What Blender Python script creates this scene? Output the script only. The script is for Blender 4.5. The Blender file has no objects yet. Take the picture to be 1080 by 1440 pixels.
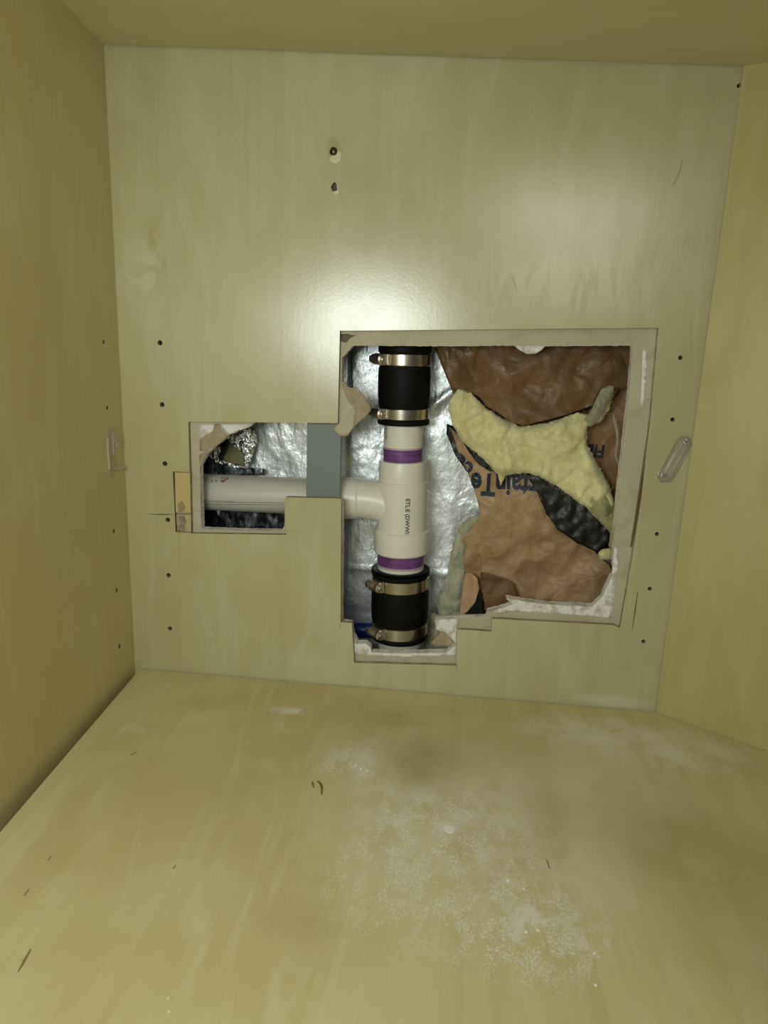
import bpy, bmesh, math, random
from mathutils import Vector, Matrix, noise
from mathutils.geometry import delaunay_2d_cdt

random.seed(7)
sc = bpy.context.scene
COL = sc.collection

# ------------------------------------------------------------ camera, light, exposure
F = 1000.0                                   # focal length in pixels of the 1080 x 1440 frame
CAM = Vector((0.4048, -0.8186, 0.4253))
M = Matrix(((0.9932, 0.0594, -0.1001), (0.1110, -0.2266, 0.9676), (0.0348, -0.9722, -0.2317)))
cam_data = bpy.data.cameras.new('camera')
cam_data.sensor_fit = 'VERTICAL'; cam_data.sensor_height = 36; cam_data.lens = F / 1440 * 36
cam_data.clip_start = 0.01
cam = bpy.data.objects.new('camera', cam_data); COL.objects.link(cam)
X = (M @ Vector((1, 0, 0))).normalized(); Y = (M @ Vector((0, -1, 0))).normalized(); Z = X.cross(Y).normalized()
Y = Z.cross(X)
mw = Matrix((X, Y, Z)).transposed().to_4x4(); mw.translation = CAM
cam.matrix_world = mw
sc.camera = cam

w = bpy.data.worlds.new('world'); sc.world = w; w.use_nodes = True
WN = w.node_tree.nodes; WL = w.node_tree.links
bg = WN['Background']; bg.inputs[0].default_value = (1.0, 1.0, 0.86, 1); bg.inputs[1].default_value = 0.080

def area(name, loc, target, size, power, color):
    d = bpy.data.lights.new(name, 'AREA'); d.shape = 'DISK'; d.size = size; d.energy = power; d.color = color
    o = bpy.data.objects.new(name, d); COL.objects.link(o); o.location = loc
    o.rotation_euler = (Vector(target) - Vector(loc)).to_track_quat('-Z', 'Y').to_euler()
    return d
wl = area('work_light', (0.185, -0.84, 0.450), (0.36, 0.0, 0.22), 0.30, 2.75, (0.93, 1.0, 0.94)); wl.shape = 'ELLIPSE'; wl.size_y = 0.17
area('room_light', (0.68, -1.45, 0.82), (0.30, -0.1, 0.1), 0.45, 2.2, (1.0, 0.96, 0.82))

sc.view_settings.view_transform = 'Standard'; sc.view_settings.look = 'None'
sc.view_settings.exposure = 0.0; sc.view_settings.gamma = 1.0; sc.view_settings.use_curve_mapping = False

# ------------------------------------------------------------ helpers
def ray(px, py): return M @ Vector((px - 540, py - 720, F))
def at(px, py, y=0.0):
    r = ray(px, py); return CAM + r * ((y - CAM.y) / r.y)
def atz(px, py, z=0.0):
    r = ray(px, py); return CAM + r * ((z - CAM.z) / r.z)
def tag(o, label=None, cat=None, group=None, kind=None):
    if label: o['label'] = label
    if cat: o['category'] = cat
    if group: o['group'] = group
    if kind: o['kind'] = kind
    return o
def empty(name, loc):
    o = bpy.data.objects.new(name, None); o.empty_display_size = 0.01; COL.objects.link(o); o.location = loc; return o
def link(name, bm, mats, parent=None, smooth=False, loc=None):
    me = bpy.data.meshes.new(name)
    bmesh.ops.recalc_face_normals(bm, faces=bm.faces)
    if parent is not None and loc is None: loc = parent_loc(parent)
    if loc is not None: bmesh.ops.translate(bm, verts=bm.verts, vec=-Vector(loc))
    bm.to_mesh(me); bm.free()
    for m in (mats if isinstance(mats, (list, tuple)) else [mats]): me.materials.append(m)
    if smooth:
        for p in me.polygons: p.use_smooth = True
    o = bpy.data.objects.new(name, me); COL.objects.link(o)
    if parent is not None: o.parent = parent
    elif loc is not None: o.location = loc
    return o
def parent_loc(p):
    v = Vector((0, 0, 0))
    while p is not None: v += p.location; p = p.parent
    return v
def inside(x, z, loop):
    c = False; n = len(loop); j = n - 1
    for i in range(n):
        xi, zi = loop[i]; xj, zj = loop[j]
        if (zi > z) != (zj > z) and x < (xj - xi) * (z - zi) / (zj - zi) + xi: c = not c
        j = i
    return c
def densify(loop, step, jit=0.0):
    out = []
    n = len(loop)
    for i in range(n):
        a = Vector(loop[i]); b = Vector(loop[(i + 1) % n]); k = max(1, int((b - a).length / step))
        for t in range(k):
            p = a.lerp(b, t / k)
            if jit: 
                q = noise.noise_vector(Vector((p.x * 260, p.y * 260, 3.1)))
                q2 = noise.noise_vector(Vector((p.x * 900, p.y * 900, 8.1)))
                p = p + Vector((q.x + .5 * q2.x, q.y + .5 * q2.y)) * jit
            out.append((p.x, p.y))
    return out
def tri(loops, spacing=None):
    pts = []; edges = []
    for lp in loops:
        b = len(pts); pts += [Vector(p) for p in lp]
        edges += [(b + i, b + (i + 1) % len(lp)) for i in range(len(lp))]
    if spacing:
        xs = [p[0] for p in loops[0]]; zs = [p[1] for p in loops[0]]
        x0, x1, z0, z1 = min(xs), max(xs), min(zs), max(zs)
        nx = int((x1 - x0) / spacing); nz = int((z1 - z0) / spacing)
        for i in range(1, nx):
            for j in range(1, nz):
                x = x0 + (i + (.5 if j % 2 else 0)) * spacing; z = z0 + j * spacing
                if sum(inside(x, z, lp) for lp in loops) % 2: pts.append(Vector((x, z)))
    r = delaunay_2d_cdt(pts, edges, [], 0, 1e-6)
    vs, fs = r[0], r[2]
    out = []
    for f in fs:
        c = sum((vs[i] for i in f), Vector((0, 0))) / len(f)
        if sum(inside(c.x, c.y, lp) for lp in loops) % 2: out.append(f)
    return vs, out
def plate_bm(loops, y0, y1, spacing=None, fn=None):
    """plate in the x-z plane between y0 (front) and y1; rim faces get material 1"""
    vs, fs = tri(loops, spacing)
    bm = bmesh.new()
    g = (lambda v: fn(v.x, v.y)) if fn else (lambda v: 0.0)
    a = [bm.verts.new((v.x, y0 + g(v), v.y)) for v in vs]; b = [bm.verts.new((v.x, y1 + g(v), v.y)) for v in vs]
    cnt = {}
    for f in fs:
        bm.faces.new([a[i] for i in f]); bm.faces.new([b[i] for i in reversed(f)])
        for k in range(len(f)):
            e = tuple(sorted((f[k], f[(k + 1) % len(f)]))); cnt[e] = cnt.get(e, 0) + 1
    for (i, j), c in cnt.items():
        if c == 1:
            q = bm.faces.new([a[i], a[j], b[j], b[i]]); q.material_index = 1
    for v in [v for v in bm.verts if not v.link_faces]: bm.verts.remove(v)
    return bm
def pxl(pts, y): return [(at(p[0], p[1], y).x, at(p[0], p[1], y).z) for p in pts]
def sheet(name, pts, y, fn, mats, parent=None, spacing=0.005, t=0.0006, jit=0.0, smooth=True, step=0.004):
    lp = densify(pxl(pts, y), step, jit)
    return link(name, plate_bm([lp], y, y + t, spacing, fn), mats, parent, smooth)
def box_bm(bm, lo, hi, mat=None):
    r = bmesh.ops.create_cube(bm, size=1)
    for v in r['verts']:
        v.co = Vector((lo[i] + (v.co[i] + .5) * (hi[i] - lo[i]) for i in range(3)))
        if mat: v.co = mat @ v.co
    return r['verts']
def frame(axis):
    a = Vector(axis).normalized(); t = Vector((0, 1, 0)) if abs(a.y) < .9 else Vector((1, 0, 0))
    u = a.cross(t).normalized(); v = a.cross(u); return a, u, v
def lathe_bm(bm, p0, axis, prof, n=48, cap=True, mats=None):
    """prof = [(s, r)] along axis from p0"""
    a, u, v = frame(axis); p0 = Vector(p0); rings = []
    for s, r in prof:
        rings.append([bm.verts.new(p0 + a * s + (u * math.cos(2 * math.pi * k / n) + v * math.sin(2 * math.pi * k / n)) * r) for k in range(n)])
    for i in range(len(rings) - 1):
        for k in range(n):
            f = bm.faces.new([rings[i][k], rings[i][(k + 1) % n], rings[i + 1][(k + 1) % n], rings[i + 1][k]])
            if mats: f.material_index = mats[i]
    if cap:
        bm.faces.new(rings[0]); bm.faces.new(list(reversed(rings[-1])))
    return bm
def tube_bm(bm, path, radii, n=32):
    rings = []; prev = None
    for i, p in enumerate(path):
        p = Vector(p); d = (Vector(path[min(i + 1, len(path) - 1)]) - Vector(path[max(i - 1, 0)])).normalized()
        if prev is None: _, u, _ = frame(d)
        else: u = (prev - d * prev.dot(d)).normalized()
        v = d.cross(u); prev = u
        r = radii[i] if isinstance(radii, (list, tuple)) else radii
        rings.append([bm.verts.new(p + (u * math.cos(2 * math.pi * k / n) + v * math.sin(2 * math.pi * k / n)) * r) for k in range(n)])
    for i in range(len(rings) - 1):
        for k in range(n): bm.faces.new([rings[i][k], rings[i][(k + 1) % n], rings[i + 1][(k + 1) % n], rings[i + 1][k]])
    bm.faces.new(rings[0]); bm.faces.new(list(reversed(rings[-1])))
    return bm
def text_bm(txt, size, bold=0.0, spacing=1.0):
    c = bpy.data.curves.new('lettering', 'FONT'); c.body = txt; c.size = size; c.offset = bold; c.resolution_u = 3
    c.space_character = spacing; c.align_x = 'LEFT'
    o = bpy.data.objects.new('lettering', c); COL.objects.link(o)
    bpy.context.view_layer.update()
    me = bpy.data.meshes.new_from_object(o)
    bm = bmesh.new(); bm.from_mesh(me)
    bpy.data.objects.remove(o); bpy.data.curves.remove(c); bpy.data.meshes.remove(me)
    return bm
def fbm(x, y, z, s, o=4):
    return noise.fractal(Vector((x * s, y * s, z)), 1.0, 2.0, o)

# ------------------------------------------------------------ materials
def mat(name, color=(.5, .5, .5), rough=.5, metal=0.0, spec=.5, **kw):
    m = bpy.data.materials.new(name); m.use_nodes = True
    b = m.node_tree.nodes['Principled BSDF']
    b.inputs['Base Color'].default_value = (*color, 1); b.inputs['Roughness'].default_value = rough
    b.inputs['Metallic'].default_value = metal; b.inputs['Specular IOR Level'].default_value = spec
    for k, v in kw.items(): b.inputs[k.replace('_', ' ')].default_value = v
    return m
class G:
    """small node helper"""
    def __init__(s, m): s.m = m; s.t = m.node_tree; s.b = s.t.nodes['Principled BSDF']; s.tc = s.t.nodes.new('ShaderNodeTexCoord')
    def n(s, kind, **kw):
        x = s.t.nodes.new(kind)
        for k, v in kw.items(): setattr(x, k, v)
        return x
    def l(s, a, b): s.t.links.new(a, b)
    def mapping(s, scale=(1, 1, 1), rot=(0, 0, 0), loc=(0, 0, 0)):
        x = s.n('ShaderNodeMapping'); x.inputs['Scale'].default_value = scale; x.inputs['Rotation'].default_value = rot; x.inputs['Location'].default_value = loc
        s.l(s.tc.outputs['Object'], x.inputs['Vector']); return x.outputs[0]
    def noise(s, vec, scale, detail=4, dist=0.0, rough=.55):
        x = s.n('ShaderNodeTexNoise'); s.l(vec, x.inputs['Vector']); x.inputs['Scale'].default_value = scale
        x.inputs['Detail'].default_value = detail; x.inputs['Distortion'].default_value = dist; x.inputs['Roughness'].default_value = rough
        return x.outputs['Fac']
    def ramp(s, fac, stops):
        x = s.n('ShaderNodeValToRGB'); e = x.color_ramp.elements
        while len(e) < len(stops): e.new(.5)
        for i, (p, c) in enumerate(stops): e[i].position = p; e[i].color = (*c, 1) if len(c) == 3 else c
        s.l(fac, x.inputs[0]); return x.outputs[0]
    def rng(s, v, a, b, c=0.0, d=1.0):
        x = s.n('ShaderNodeMapRange', interpolation_type='SMOOTHSTEP')
        for i, q in zip((1, 2, 3, 4), (a, b, c, d)): x.inputs[i].default_value = q
        s.l(v, x.inputs[0]); return x.outputs[0]
    def math(s, op, a, b=None):
        x = s.n('ShaderNodeMath', operation=op)
        for i, q in enumerate((a, b)):
            if q is None: continue
            if isinstance(q, (int, float)): x.inputs[i].default_value = q
            else: s.l(q, x.inputs[i])
        return x.outputs[0]
    def mix(s, fac, a, b, mode='MIX'):
        x = s.n('ShaderNodeMix', data_type='RGBA', blend_type=mode)
        for i, q in ((0, fac), (6, a), (7, b)):
            if isinstance(q, (int, float)): x.inputs[i].default_value = q
            elif isinstance(q, tuple): x.inputs[i].default_value = (*q, 1)
            else: s.l(q, x.inputs[i])
        return x.outputs[2]
    def ell(s, c, r, rot=0.0, soft=(0.2, 1.0)):
        """soft ellipsoid patch: 1 at centre c, 0 beyond radii r (object space)"""
        a = s.n('ShaderNodeVectorMath', operation='SUBTRACT'); s.l(s.tc.outputs['Object'], a.inputs[0]); a.inputs[1].default_value = c
        b = s.n('ShaderNodeVectorMath', operation='DIVIDE'); s.l(a.outputs[0], b.inputs[0]); b.inputs[1].default_value = r
        d = s.n('ShaderNodeVectorMath', operation='LENGTH'); s.l(b.outputs[0], d.inputs[0])
        return s.rng(d.outputs['Value'], soft[0], soft[1], 1.0, 0.0)
    def bump(s, h, strength, dist=.001):
        x = s.n('ShaderNodeBump'); x.inputs['Strength'].default_value = strength; x.inputs['Distance'].default_value = dist
        s.l(h, x.inputs['Height']); s.l(x.outputs[0], s.b.inputs['Normal']); return x
    def color(s, c): s.l(c, s.b.inputs['Base Color'])

def wood(name, base, grain, seed, rough=.36, spec=.5, extra=None, amp=1.0, veins=None):
    """pale birch plywood; grain = axis along which the figure runs (0 x, 1 y, 2 z)"""
    m = mat(name, base, rough, spec=spec); g = G(m)
    sc1 = [9.0, 9.0, 9.0]; sc1[grain] = 1.3
    sc2 = [140.0, 140.0, 140.0]; sc2[grain] = 5
    v1 = g.mapping(tuple(sc1), loc=(seed, seed * .7, seed * 1.3)); v2 = g.mapping(tuple(sc2), loc=(seed, 0, 0))
    n1 = g.noise(v1, 1.0, 5, 1.6); n2 = g.noise(v2, 1.0, 3)
    n3 = g.noise(g.mapping((6, 6, 6), loc=(seed * 2, 1, 3)), 1.0, 3, .6)
    d = lambda k, t=(1, 1, 1): tuple(base[i] * k * t[i] for i in range(3))
    c = g.ramp(n1, [(.25, d(1 - .10 * amp, (1, .975, .92))), (.5, base), (.75, d(1 + .07 * amp, (1, 1.01, 1.05)))])
    c = g.mix(.5, c, g.ramp(n2, [(.3, d(.92)), (.7, d(1.06))]))
    c = g.mix(g.rng(n3, .40, .62, 0, .75 * amp), c, d(.90, (1.01, .95, .86)))
    n4 = g.noise(g.mapping(tuple(3.0 if i == grain else 15.0 for i in range(3)), loc=(seed * 3, 2, 5)), 1.0, 6, 2.6, .6)
    c = g.mix(g.rng(n4, .47, .70, 0, .55 * amp), c, d(1.08, (1, 1.02, 1.13)))
    # cathedral figure: thin bands
    wv = g.n('ShaderNodeTexWave', wave_type='BANDS', bands_direction='XYZ'[0 if grain != 0 else 1], wave_profile='SAW')
    s3 = [3.0, 3.0, 3.0]; s3[grain] = 1.0
    g.l(g.mapping(tuple(s3), loc=(seed, seed, seed)), wv.inputs['Vector']); wv.inputs['Scale'].default_value = 1.0
    wv.inputs['Distortion'].default_value = 7.0; wv.inputs['Detail'].default_value = 2; wv.inputs['Detail Scale'].default_value = .6
    c = g.mix(g.rng(wv.outputs['Fac'], .78, 1.0, 0, .22 * amp), c, d(.84, (1, .94, .8)))
    if extra: c = extra(g, c, base)
    g.color(c)
    r = g.math('ADD', g.math('MULTIPLY', g.noise(g.mapping((20, 20, 20)), 1.0, 4), .12), rough - .06); g.l(r, g.b.inputs['Roughness'])
    g.bump(g.math('ADD', g.math('MULTIPLY', n2, .6), g.noise(g.mapping((260, 260, 260)), 1.0, 3)), .09, .0006)
    return m

def back_extra(g, c, base):
    p = at(207, 345); pale = tuple(min(1, b * k) for b, k in zip(base, (1.16, 1.2, 1.32)))
    dark = tuple(b * k for b, k in zip(base, (.86, .80, .70)))
    nz = g.noise(g.mapping((34, 34, 26)), 1.0, 4, 1.5)
    c = g.mix(g.math('MULTIPLY', g.ell(tuple(at(218, 338)), (.03, .05, .045)), g.rng(nz, .42, .62, 0, .75)), c, dark)
    c = g.mix(g.math('MULTIPLY', g.ell(tuple(at(205, 385)), (.045, .05, .05)), g.rng(nz, .40, .58, .7, 0)), c, pale)
    c = g.mix(g.math('MULTIPLY', g.ell(tuple(at(800, 400)), (.16, .05, .05)), g.rng(g.noise(g.mapping((34, 34, 8)), 1.0, 4, 1.6), .47, .56, 0, .65)), c, pale)
    c = g.mix(g.ell(tuple(at(469, 210)), (.009, .05, .016), soft=(.5, 1.0)), c, tuple(b * k for b, k in zip(base, (.84, .80, .68))))
    c = g.mix(g.math('MULTIPLY', g.ell(tuple(at(860, 985)), (.06, .05, .012)), .35), c, (.75, .72, .62))
    return c
def floor_extra(g, c, base):
    dust = (.80, .76, .66)
    fine = g.math('MULTIPLY', g.noise(g.mapping((520, 380, 240)), 1.0, 6, .0, .75), g.rng(g.noise(g.mapping((60, 42, 26)), 1.0, 6, .3, .7), .38, .60, .86, 1.16)); mid = g.noise(g.mapping((30, 24, 26)), 1.0, 8, .2, .72)
    def patch(px, py, rx, ry, k, lo=.42, hi=.62, f=mid):
        nonlocal c
        p = atz(px, py)
        c = g.mix(g.math('MULTIPLY', g.ell((p.x, p.y, 0), (rx, ry, .1)), g.rng(f, lo, hi, 0, k)), c, dust)
    patch(640, 1180, .17, .16, .40, .40, .68); patch(760, 1140, .26, .17, .30, .10, .55); patch(930, 1050, .16, .05, .55, .30, .6); patch(800, 1030, .10, .03, .5, .3, .6); patch(650, 1200, .17, .16, .75, .50, .66, fine); patch(600, 1150, .09, .10, .7, .50, .62, fine); patch(545, 1060, .05, .05, .35, .3, .6)
    patch(505, 1070, .045, .04, .5, .4, .6); patch(500, 1075, .07, .06, .9, .52, .64, fine)
    patch(410, 1000, .035, .014, .8, .42, .55); patch(850, 1020, .14, .03, .5, .35, .6); patch(950, 1075, .10, .05, .4)
    patch(630, 1163, .016, .011, .95, .38, .5); patch(750, 1300, .04, .035, .9, .5, .62); patch(745, 1310, .09, .07, .8, .50, .64, fine)
    patch(840, 1330, .035, .06, .6, .54, .66); patch(560, 1250, .10, .07, .55, .56, .70, fine)
    patch(190, 1025, .03, .012, .35, .35, .6); patch(1020, 1340, .06, .05, .3)
    # soft shadows painted into the floor colour as darker brown patches
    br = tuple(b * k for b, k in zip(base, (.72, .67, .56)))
    def floor_shade(px, py, rx, ry, k):
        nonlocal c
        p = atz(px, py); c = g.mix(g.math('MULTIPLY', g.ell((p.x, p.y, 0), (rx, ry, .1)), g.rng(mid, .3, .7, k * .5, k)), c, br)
    floor_shade(590, 1070, .06, .07, .95); floor_shade(560, 1010, .05, .03, .7); floor_shade(775, 1150, .035, .08, .45); floor_shade(620, 1000, .08, .02, .35)
    floor_shade(420, 1300, .05, .035, .4); floor_shade(970, 1200, .11, .10, .85); floor_shade(1020, 1330, .07, .07, .5)
    return c
def right_extra(g, c, base):
    return g.mix(g.rng(g.noise(g.mapping((5, 5, 2.4)), 1.0, 3, 2.0), .50, .53, 0, .30), c, tuple(b * k for b, k in zip(base, (1.05, 1.05, 1.16))))

BASE = (.600, .500, .262)
M_back = wood('birch_back', (.510, .478, .270), 2, 1.7, .24, .85, back_extra, .9)
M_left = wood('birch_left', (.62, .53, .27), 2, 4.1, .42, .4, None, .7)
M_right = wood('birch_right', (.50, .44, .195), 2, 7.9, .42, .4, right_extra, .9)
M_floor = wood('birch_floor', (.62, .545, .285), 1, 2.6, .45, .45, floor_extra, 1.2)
M_ceil = wood('birch_ceiling', (.60, .535, .285), 0, 9.3, .45, .4, None, .5)
M_ply = mat('plywood_edge', (.33, .26, .17), .8); g = G(M_ply); g.color(g.ramp(g.noise(g.mapping((60, 500, 60)), 1.0, 3), [(.35, (.20, .14, .08)), (.65, (.50, .41, .28))]))
M_dark = mat('dark_hole', (.03, .022, .012), .9)
M_raw = mat('raw_timber', (.38, .29, .17), .8)
M_dry = mat('drywall_paper', (.52, .47, .33), .75); g = G(M_dry)
g.color(g.mix(g.rng(g.noise(g.mapping((55, 55, 55)), 1.0, 5, .6), .50, .68, 0, .5), g.ramp(g.noise(g.mapping((14, 14, 14)), 1.0, 3), [(.35, (.46, .42, .28)), (.65, (.53, .48, .34))]), (.38, .32, .21))); g.bump(g.noise(g.mapping((300, 300, 300)), 1.0, 3), .3, .0006)
M_gyp = mat('gypsum', (.80, .78, .72), .9); g = G(M_gyp)
g.color(g.ramp(g.noise(g.mapping((90, 90, 90)), 1.0, 5), [(.36, (.56, .50, .42)), (.52, (.83, .81, .76))])); g.bump(g.noise(g.mapping((220, 220, 220)), 1.0, 4), .5, .001)
M_tan = mat('torn_tan_paper', (.40, .315, .205), .85); g = G(M_tan)
g.color(g.ramp(g.noise(g.mapping((80, 80, 80)), 1.0, 4), [(.3, (.33, .25, .155)), (.7, (.46, .375, .25))])); g.bump(g.noise(g.mapping((260, 260, 260)), 1.0, 3), .3, .0006)
M_foil = mat('foil', (.90, .94, .95), .30, .80); g = G(M_foil)
h = g.math('ADD', g.math('MULTIPLY', g.noise(g.mapping((34, 30, 13)), 1.0, 3, .8), 2.0), g.math('MULTIPLY', g.noise(g.mapping((150, 150, 105)), 1.0, 3), .85)); g.bump(h, .5, .0022)
g.l(g.rng(g.noise(g.mapping((22, 22, 22)), 1.0, 4), .3, .7, .34, .50), g.b.inputs['Roughness'])
M_foil2 = mat('crumpled_foil', (.85, .86, .86), .16, 1.0); g = G(M_foil2); g.bump(g.noise(g.mapping((120, 120, 60)), 1.0, 3, 1.5), .9, .004)
M_foildark = mat('foil_reverse_reflection', (.07, .075, .085), .35, .6); g = G(M_foildark)
g.color(g.ramp(g.noise(g.mapping((70, 70, 22)), 1.0, 4, 1.0), [(.45, (.02, .022, .026)), (.72, (.33, .36, .38))])); g.bump(g.noise(g.mapping((90, 90, 40)), 1.0, 3, 1), .6, .003)
M_pvc = mat('pvc', (.80, .77, .66), .34, spec=.5)
M_pvc_old = mat('pvc_aged', (.52, .49, .42), .36); g = G(M_pvc_old)
g.color(g.ramp(g.noise(g.mapping((14, 80, 80)), 1.0, 4), [(.3, (.56, .54, .45)), (.7, (.64, .63, .55))]))
M_purple = mat('purple_primer', (.155, .055, .20), .4); g = G(M_purple)
g.color(g.ramp(g.noise(g.mapping((50, 50, 200)), 1.0, 4), [(.3, (.10, .032, .135)), (.7, (.22, .085, .28))]))
M_primer_haze = mat('primer_smear', (.50, .40, .43), .4)
M_rub = mat('black_rubber', (.006, .006, .006), .55, spec=.12)
M_steel = mat('clamp_steel', (.50, .46, .38), .26, 1.0); g = G(M_steel); g.bump(g.noise(g.mapping((60, 60, 900)), 1.0, 2), .08, .0004)
M_screw = mat('screw_steel', (.66, .60, .50), .38, 1.0); g = G(M_screw); g.bump(g.noise(g.mapping((400, 400, 400)), 1.0, 3), .4, .001)
M_stud = mat('galvanised_grey', (.185, .215, .195), .5, .15)
M_ink = mat('ink', (.015, .014, .016), .6)
M_navy = mat('navy_ink', (.018, .030, .055), .6)
M_red = mat('red_ink', (.35, .12, .10), .6)
M_blue = mat('blue_plastic', (.004, .012, .16), .35)
def kraft(name, a, b, spec=.35):
    m = mat(name, a, .5, spec=spec); g = G(m)
    c = g.ramp(g.noise(g.mapping((24, 24, 24)), 1.0, 5, .7), [(.3, a), (.7, b)])
    c = g.mix(g.rng(g.noise(g.mapping((70, 70, 400)), 1.0, 3), .55, .75, 0, .25), c, tuple(x * .75 for x in a)); g.color(c)
    g.l(g.rng(g.noise(g.mapping((30, 30, 30)), 1.0, 3), .3, .7, .34, .62), g.b.inputs['Roughness'])
    dv = g.noise(g.mapping((14, 14, 14)), 1.0, 3); wv = g.n('ShaderNodeVectorMath', operation='ADD'); g.l(g.mapping((24, 24, 24)), wv.inputs[0])
    sv = g.n('ShaderNodeVectorMath', operation='SCALE'); nx = g.n('ShaderNodeTexNoise'); g.l(g.mapping((20, 20, 20)), nx.inputs['Vector']); nx.inputs['Scale'].default_value = 1.0; g.l(nx.outputs['Color'], sv.inputs[0]); sv.inputs['Scale'].default_value = 1.6; g.l(sv.outputs[0], wv.inputs[1])
    ve = g.n('ShaderNodeTexVoronoi', feature='DISTANCE_TO_EDGE'); g.l(wv.outputs[0], ve.inputs['Vector']); ve.inputs['Scale'].default_value = 1.0
    vf = g.n('ShaderNodeTexVoronoi', feature='F1'); g.l(wv.outputs[0], vf.inputs['Vector']); vf.inputs['Scale'].default_value = 1.0
    c = g.mix(g.math('MULTIPLY', g.rng(ve.outputs['Distance'], 0, .05, 1, 0), g.rng(dv, .4, .65, 0, .32)), c, tuple(min(1, x * 1.45) for x in b))
    c = g.mix(.35, c, g.mix(vf.outputs['Color'], tuple(x * .8 for x in a), tuple(x * 1.1 for x in b))); g.color(c)
    hh = g.math('ADD', g.math('MULTIPLY', g.rng(ve.outputs['Distance'], 0, .25, 1, 0), .8), g.noise(g.mapping((45, 45, 60)), 1.0, 4, 1.6, .5))
    g.bump(hh, .5, .003); return m
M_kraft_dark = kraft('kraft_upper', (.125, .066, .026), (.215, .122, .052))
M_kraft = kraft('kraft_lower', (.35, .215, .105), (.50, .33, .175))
M_kraft_red = kraft('kraft_fold', (.52, .32, .18), (.62, .40, .24))
M_asph = mat('asphalt_backing', (.010, .010, .009), .42); g = G(M_asph)
g.color(g.ramp(g.noise(g.mapping((60, 60, 60)), 1.0, 4, 1), [(.45, (.006, .006, .006)), (.75, (.035, .034, .027))])); g.bump(g.noise(g.mapping((110, 110, 110)), 1.0, 4), .5, .002)
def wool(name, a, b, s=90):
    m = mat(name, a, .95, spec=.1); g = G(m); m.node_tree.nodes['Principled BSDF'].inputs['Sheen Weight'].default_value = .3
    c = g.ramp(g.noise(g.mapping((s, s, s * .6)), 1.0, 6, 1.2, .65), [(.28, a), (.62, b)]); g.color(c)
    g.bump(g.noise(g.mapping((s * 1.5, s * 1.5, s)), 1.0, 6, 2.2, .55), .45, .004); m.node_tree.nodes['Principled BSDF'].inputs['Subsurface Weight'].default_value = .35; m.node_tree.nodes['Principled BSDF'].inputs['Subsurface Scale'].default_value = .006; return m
M_wool = wool('glass_wool', (.56, .49, .22), (.88, .81, .45), 32)
M_wool_dull = wool('glass_wool_dusty', (.34, .34, .20), (.58, .57, .42))
M_fib = mat('glass_fibre', (.80, .72, .45), .6)
M_olive = mat('olive_board', (.20, .18, .085), .8)
M_plastic = mat('clear_plastic', (.52, .49, .40), .25, spec=.6, Alpha=.30)
M_plastic2 = mat('cloudy_plastic', (.66, .61, .50), .3, spec=.6, Alpha=.62)
M_yellow = mat('yellow_veneer', (.56, .44, .18), .55)
M_mark = mat('brown_scar', (.10, .062, .022), .8)
M_pale = mat('pale_splinter', (.70, .64, .44), .8)
M_white = mat('plaster_crumb', (.85, .82, .74), .9)
M_gap = mat('caulk_line', (.21, .16, .085), .9)

# ------------------------------------------------------------ setting: the cupboard shell
PLY = 0.006; DW = 0.0127
ply_hole = [(478, 465), (926, 461), (915, 585), (902, 700), (888, 790), (872, 883), (863, 879), (692, 870), (691, 888), (643, 885),
            (642, 936), (498, 932), (495, 876), (479, 875), (480, 703), (478, 701), (402, 699), (403, 752), (269, 750), (265, 593), (475, 595)]
recess = [(243, 663), (267.3, 664), (269, 749), (247, 748)]
pins_l = [(225, 482), (228, 569), (232, 652), (236, 731), (237, 809), (239, 884)]
pins_r = [(957, 503), (946, 590), (924, 751), (914, 828), (905, 902)]
def disc_loop(px, py, r, n=14, sx=1.0):
    p = at(px, py); return [(p.x + sx * r * math.cos(2 * math.pi * k / n), p.z + r * math.sin(2 * math.pi * k / n)) for k in range(n)]
def rough_disc(px, py, r, n=12, sx=1.0):
    p = at(px, py); rr = random.Random(px)
    return [(p.x + sx * r * rr.uniform(.75, 1.15) * math.cos(2 * math.pi * k / n), p.z + r * rr.uniform(.75, 1.15) * math.sin(2 * math.pi * k / n)) for k in range(n)]
hole_loop = densify(pxl(ply_hole, 0), .006)
loops = [[(-.03, -.06), (.70, -.06), (.70, .78), (-.03, .78)], hole_loop, pxl(recess, 0)]
loops += [disc_loop(*p, .0030) for p in pins_l] + [disc_loop(*p, .0024) for p in pins_r]
loops += [rough_disc(469, 212, .0047), rough_disc(470, 263, .0048, sx=.75), rough_disc(1039, 120, .0022)]
wall_back = link('wall_back', plate_bm(loops, 0, PLY, .04), [M_back, M_ply]); tag(wall_back, 'pale birch plywood back panel of the cupboard with ragged cut-out', kind='structure')

def cup(parent, px, py, r, name='pin_hole', depth=.0055, m=M_dark):
    p = at(px, py); bm = bmesh.new(); lathe_bm(bm, (p.x, .0006, p.z), (0, 1, 0), [(0, r), (depth - .0006, r), (depth - .0006, .0001)], 16, cap=False)
    return link(name, bm, m, parent)
for p in pins_l: cup(wall_back, *p, .00305)
for p in pins_r: cup(wall_back, *p, .00245)
cup(wall_back, 469, 212, .0058, 'screw_hole'); cup(wall_back, 470, 263, .0056, 'screw_hole', m=mat('plugged_hole', (.13, .095, .055), .8)); cup(wall_back, 1039, 120, .0030, 'corner_hole')
# torn veneer and chipped spots round the screw holes
def decal(name, pts, m, parent, y=0.0, t=.0004, jit=.0004):
    lp = densify(pxl(pts, y), .0015, jit); return link(name, plate_bm([lp], y - t, y + .0001), [m, m], parent)
decal('veneer_chip', [(464, 221), (473, 218), (477, 212), (480, 216), (479, 226), (472, 230), (464, 227)], M_pale, wall_back)
decal('veneer_chip', [(469, 271), (476, 266), (477, 271), (471, 275)], M_pale, wall_back)
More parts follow.
